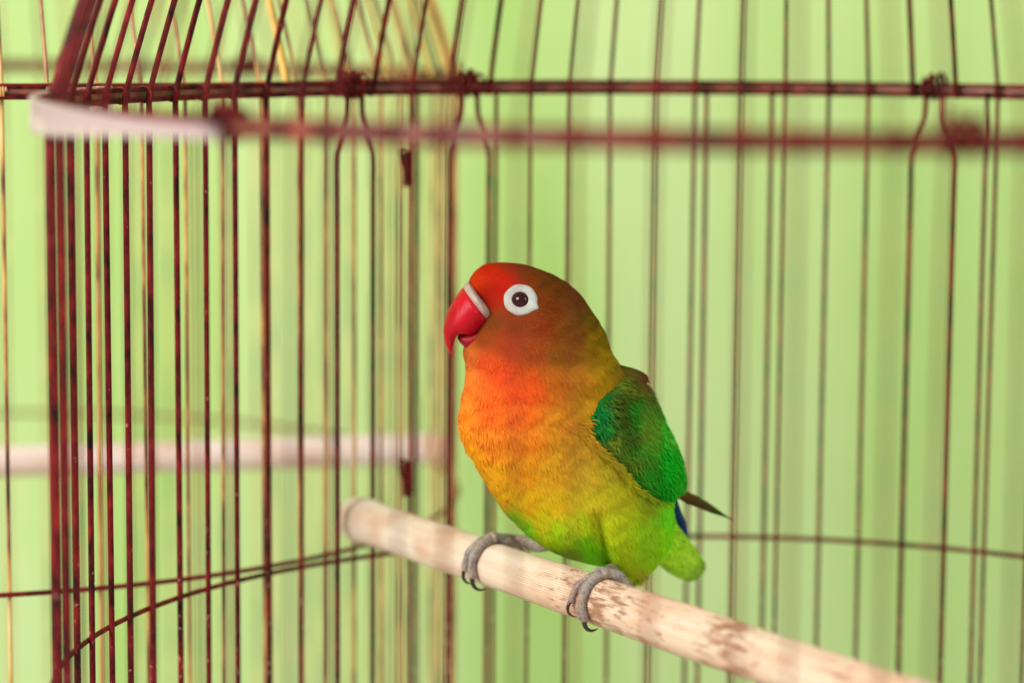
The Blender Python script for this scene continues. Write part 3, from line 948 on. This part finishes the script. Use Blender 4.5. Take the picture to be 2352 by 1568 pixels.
for k in range(3):
    blade([at(1540 - 4 * k, 1120, .860), at(1552 - 4 * k, 1168, .862), at(1566 - 4 * k, 1210, .868), at(1581 - 4 * k, 1256 - 6 * k, .874)], .0016, RT, lin((20, 90, 110)), lin((40, 44, 150)), 'rump_feather', bird)

# --- feet
def foot_material():
    m, nt, b = new_mat('scaly_foot')
    oc = coords(nt)
    n = noise(nt, oc, 420, 4, 0.6); sc = nt.nodes.new('ShaderNodeTexVoronoi')
    sc.inputs['Scale'].default_value = 1500; nt.links.new(oc, sc.inputs['Vector'])
    c = ramp(nt, n, [(0.32, (0.17, 0.13, 0.11)), (0.47, (0.30, 0.27, 0.26)), (0.60, (0.42, 0.30, 0.19)), (0.74, (0.40, 0.38, 0.38))])
    c = mixc(nt, math_(nt, 'MULTIPLY', ramp(nt, sc.outputs['Distance'], [(0.45, (0, 0, 0)), (0.8, (1, 1, 1))]), 0.6), c, (0.10, 0.075, 0.06))
    nt.links.new(c, b.inputs['Base Color']); b.inputs['Roughness'].default_value = 0.5
    bump(nt, sc.outputs['Distance'], -0.6, 0.0006, b)
    return m
M_FOOT = foot_material()
M_CLAW = simple('dark_claw', (0.025, 0.012, 0.010), 0.2, 0.6)
def axis_s(px_, py_):
    d = ray(px_, py_); t = (ZP - CAM[2]) / d[2]; q = CAM + d * t
    return (q - PA) @ PD
def on_perch(s, deg, gap):
    a = math.radians(deg)
    return PA + PD * s + (H * math.sin(a) + np.array([0, 0, 1.0]) * math.cos(a)) * (PR + gap)
def toe(s0, s1, a0, a1, r0, r1, k=26):
    P, Rr = [], []
    for i in range(k):
        t = i / (k - 1)
        lump = 1 + 0.10 * math.cos(t * 3.2 * 2 * math.pi)
        rad = (r0 + (r1 - r0) * t) * lump
        P.append(on_perch(s0 + (s1 - s0) * smooth(0, 1, t), a0 + (a1 - a0) * t, (r0 + (r1 - r0) * t) * .85)); Rr.append(rad)
    Rr[0] *= .6; Rr[-1] *= .8
    return np.array(P), np.array(Rr)
def claw(s, a0, a1, r0, parent):
    P, Rr = [], []
    for i in range(16):
        t = i / 15
        P.append(on_perch(s, a0 + (a1 - a0) * t, .0012 + .0016 * math.sin(t * math.pi) * 1.0 - .0006 * t)); Rr.append(r0 * (1 - t) ** .7 + .00008)
    obj('claw', *tube(P, Rr, 10), M_CLAW, parent)
def foot(pxy, hip, toes, shank):
    s = axis_s(*pxy); f = ([], [])
    Q = []
    for (ds0, ds1, a0, a1, r0, r1, cl) in toes:
        P, Rr = toe(s + ds0, s + ds1, a0, a1, r0, r1)
        f = join(f, tube(P, Rr, 14)); Q.append((s + ds1, a1, r1, cl))
    top = on_perch(s, 0, .0018)
    P = cr_spline([top - np.array([0, 0, .0005])] + [np.array(q) for q in hip], 16)
    f = join(f, tube(P, np.linspace(shank[0], shank[1], 16), 14))
    o = obj('foot', *f, M_FOOT, bird)
    for (s_, a, r_, cl) in Q: claw(s_, a - 6, a + cl, r_ * .6, o)
foot((1386, 1381), [at(1400, 1312, .820), at(1407, 1308, .832)],
     [(0.0005, .0022, -40, 122, .0018, .0014, 38), (-.0006, -.0042, -20, 92, .0013, .0010, 34), (.001, .004, 10, -120, .0020, .0015, -50), (-.001, -.004, 10, -110, .0018, .0014, -50)], (.0019, .0024))
foot((1134, 1296), [at(1180, 1240, .868), at(1240, 1252, .858), at(1290, 1232, .846)],
     [(0.0008, .0010, -30, 112, .0018, .0014, 46), (-.0010, -.0036, -20, 104, .0015, .0011, 38), (.001, .004, 10, -120, .0020, .0015, -50), (-.001, -.004, 10, -110, .0018, .0014, -50)], (.0019, .0024))
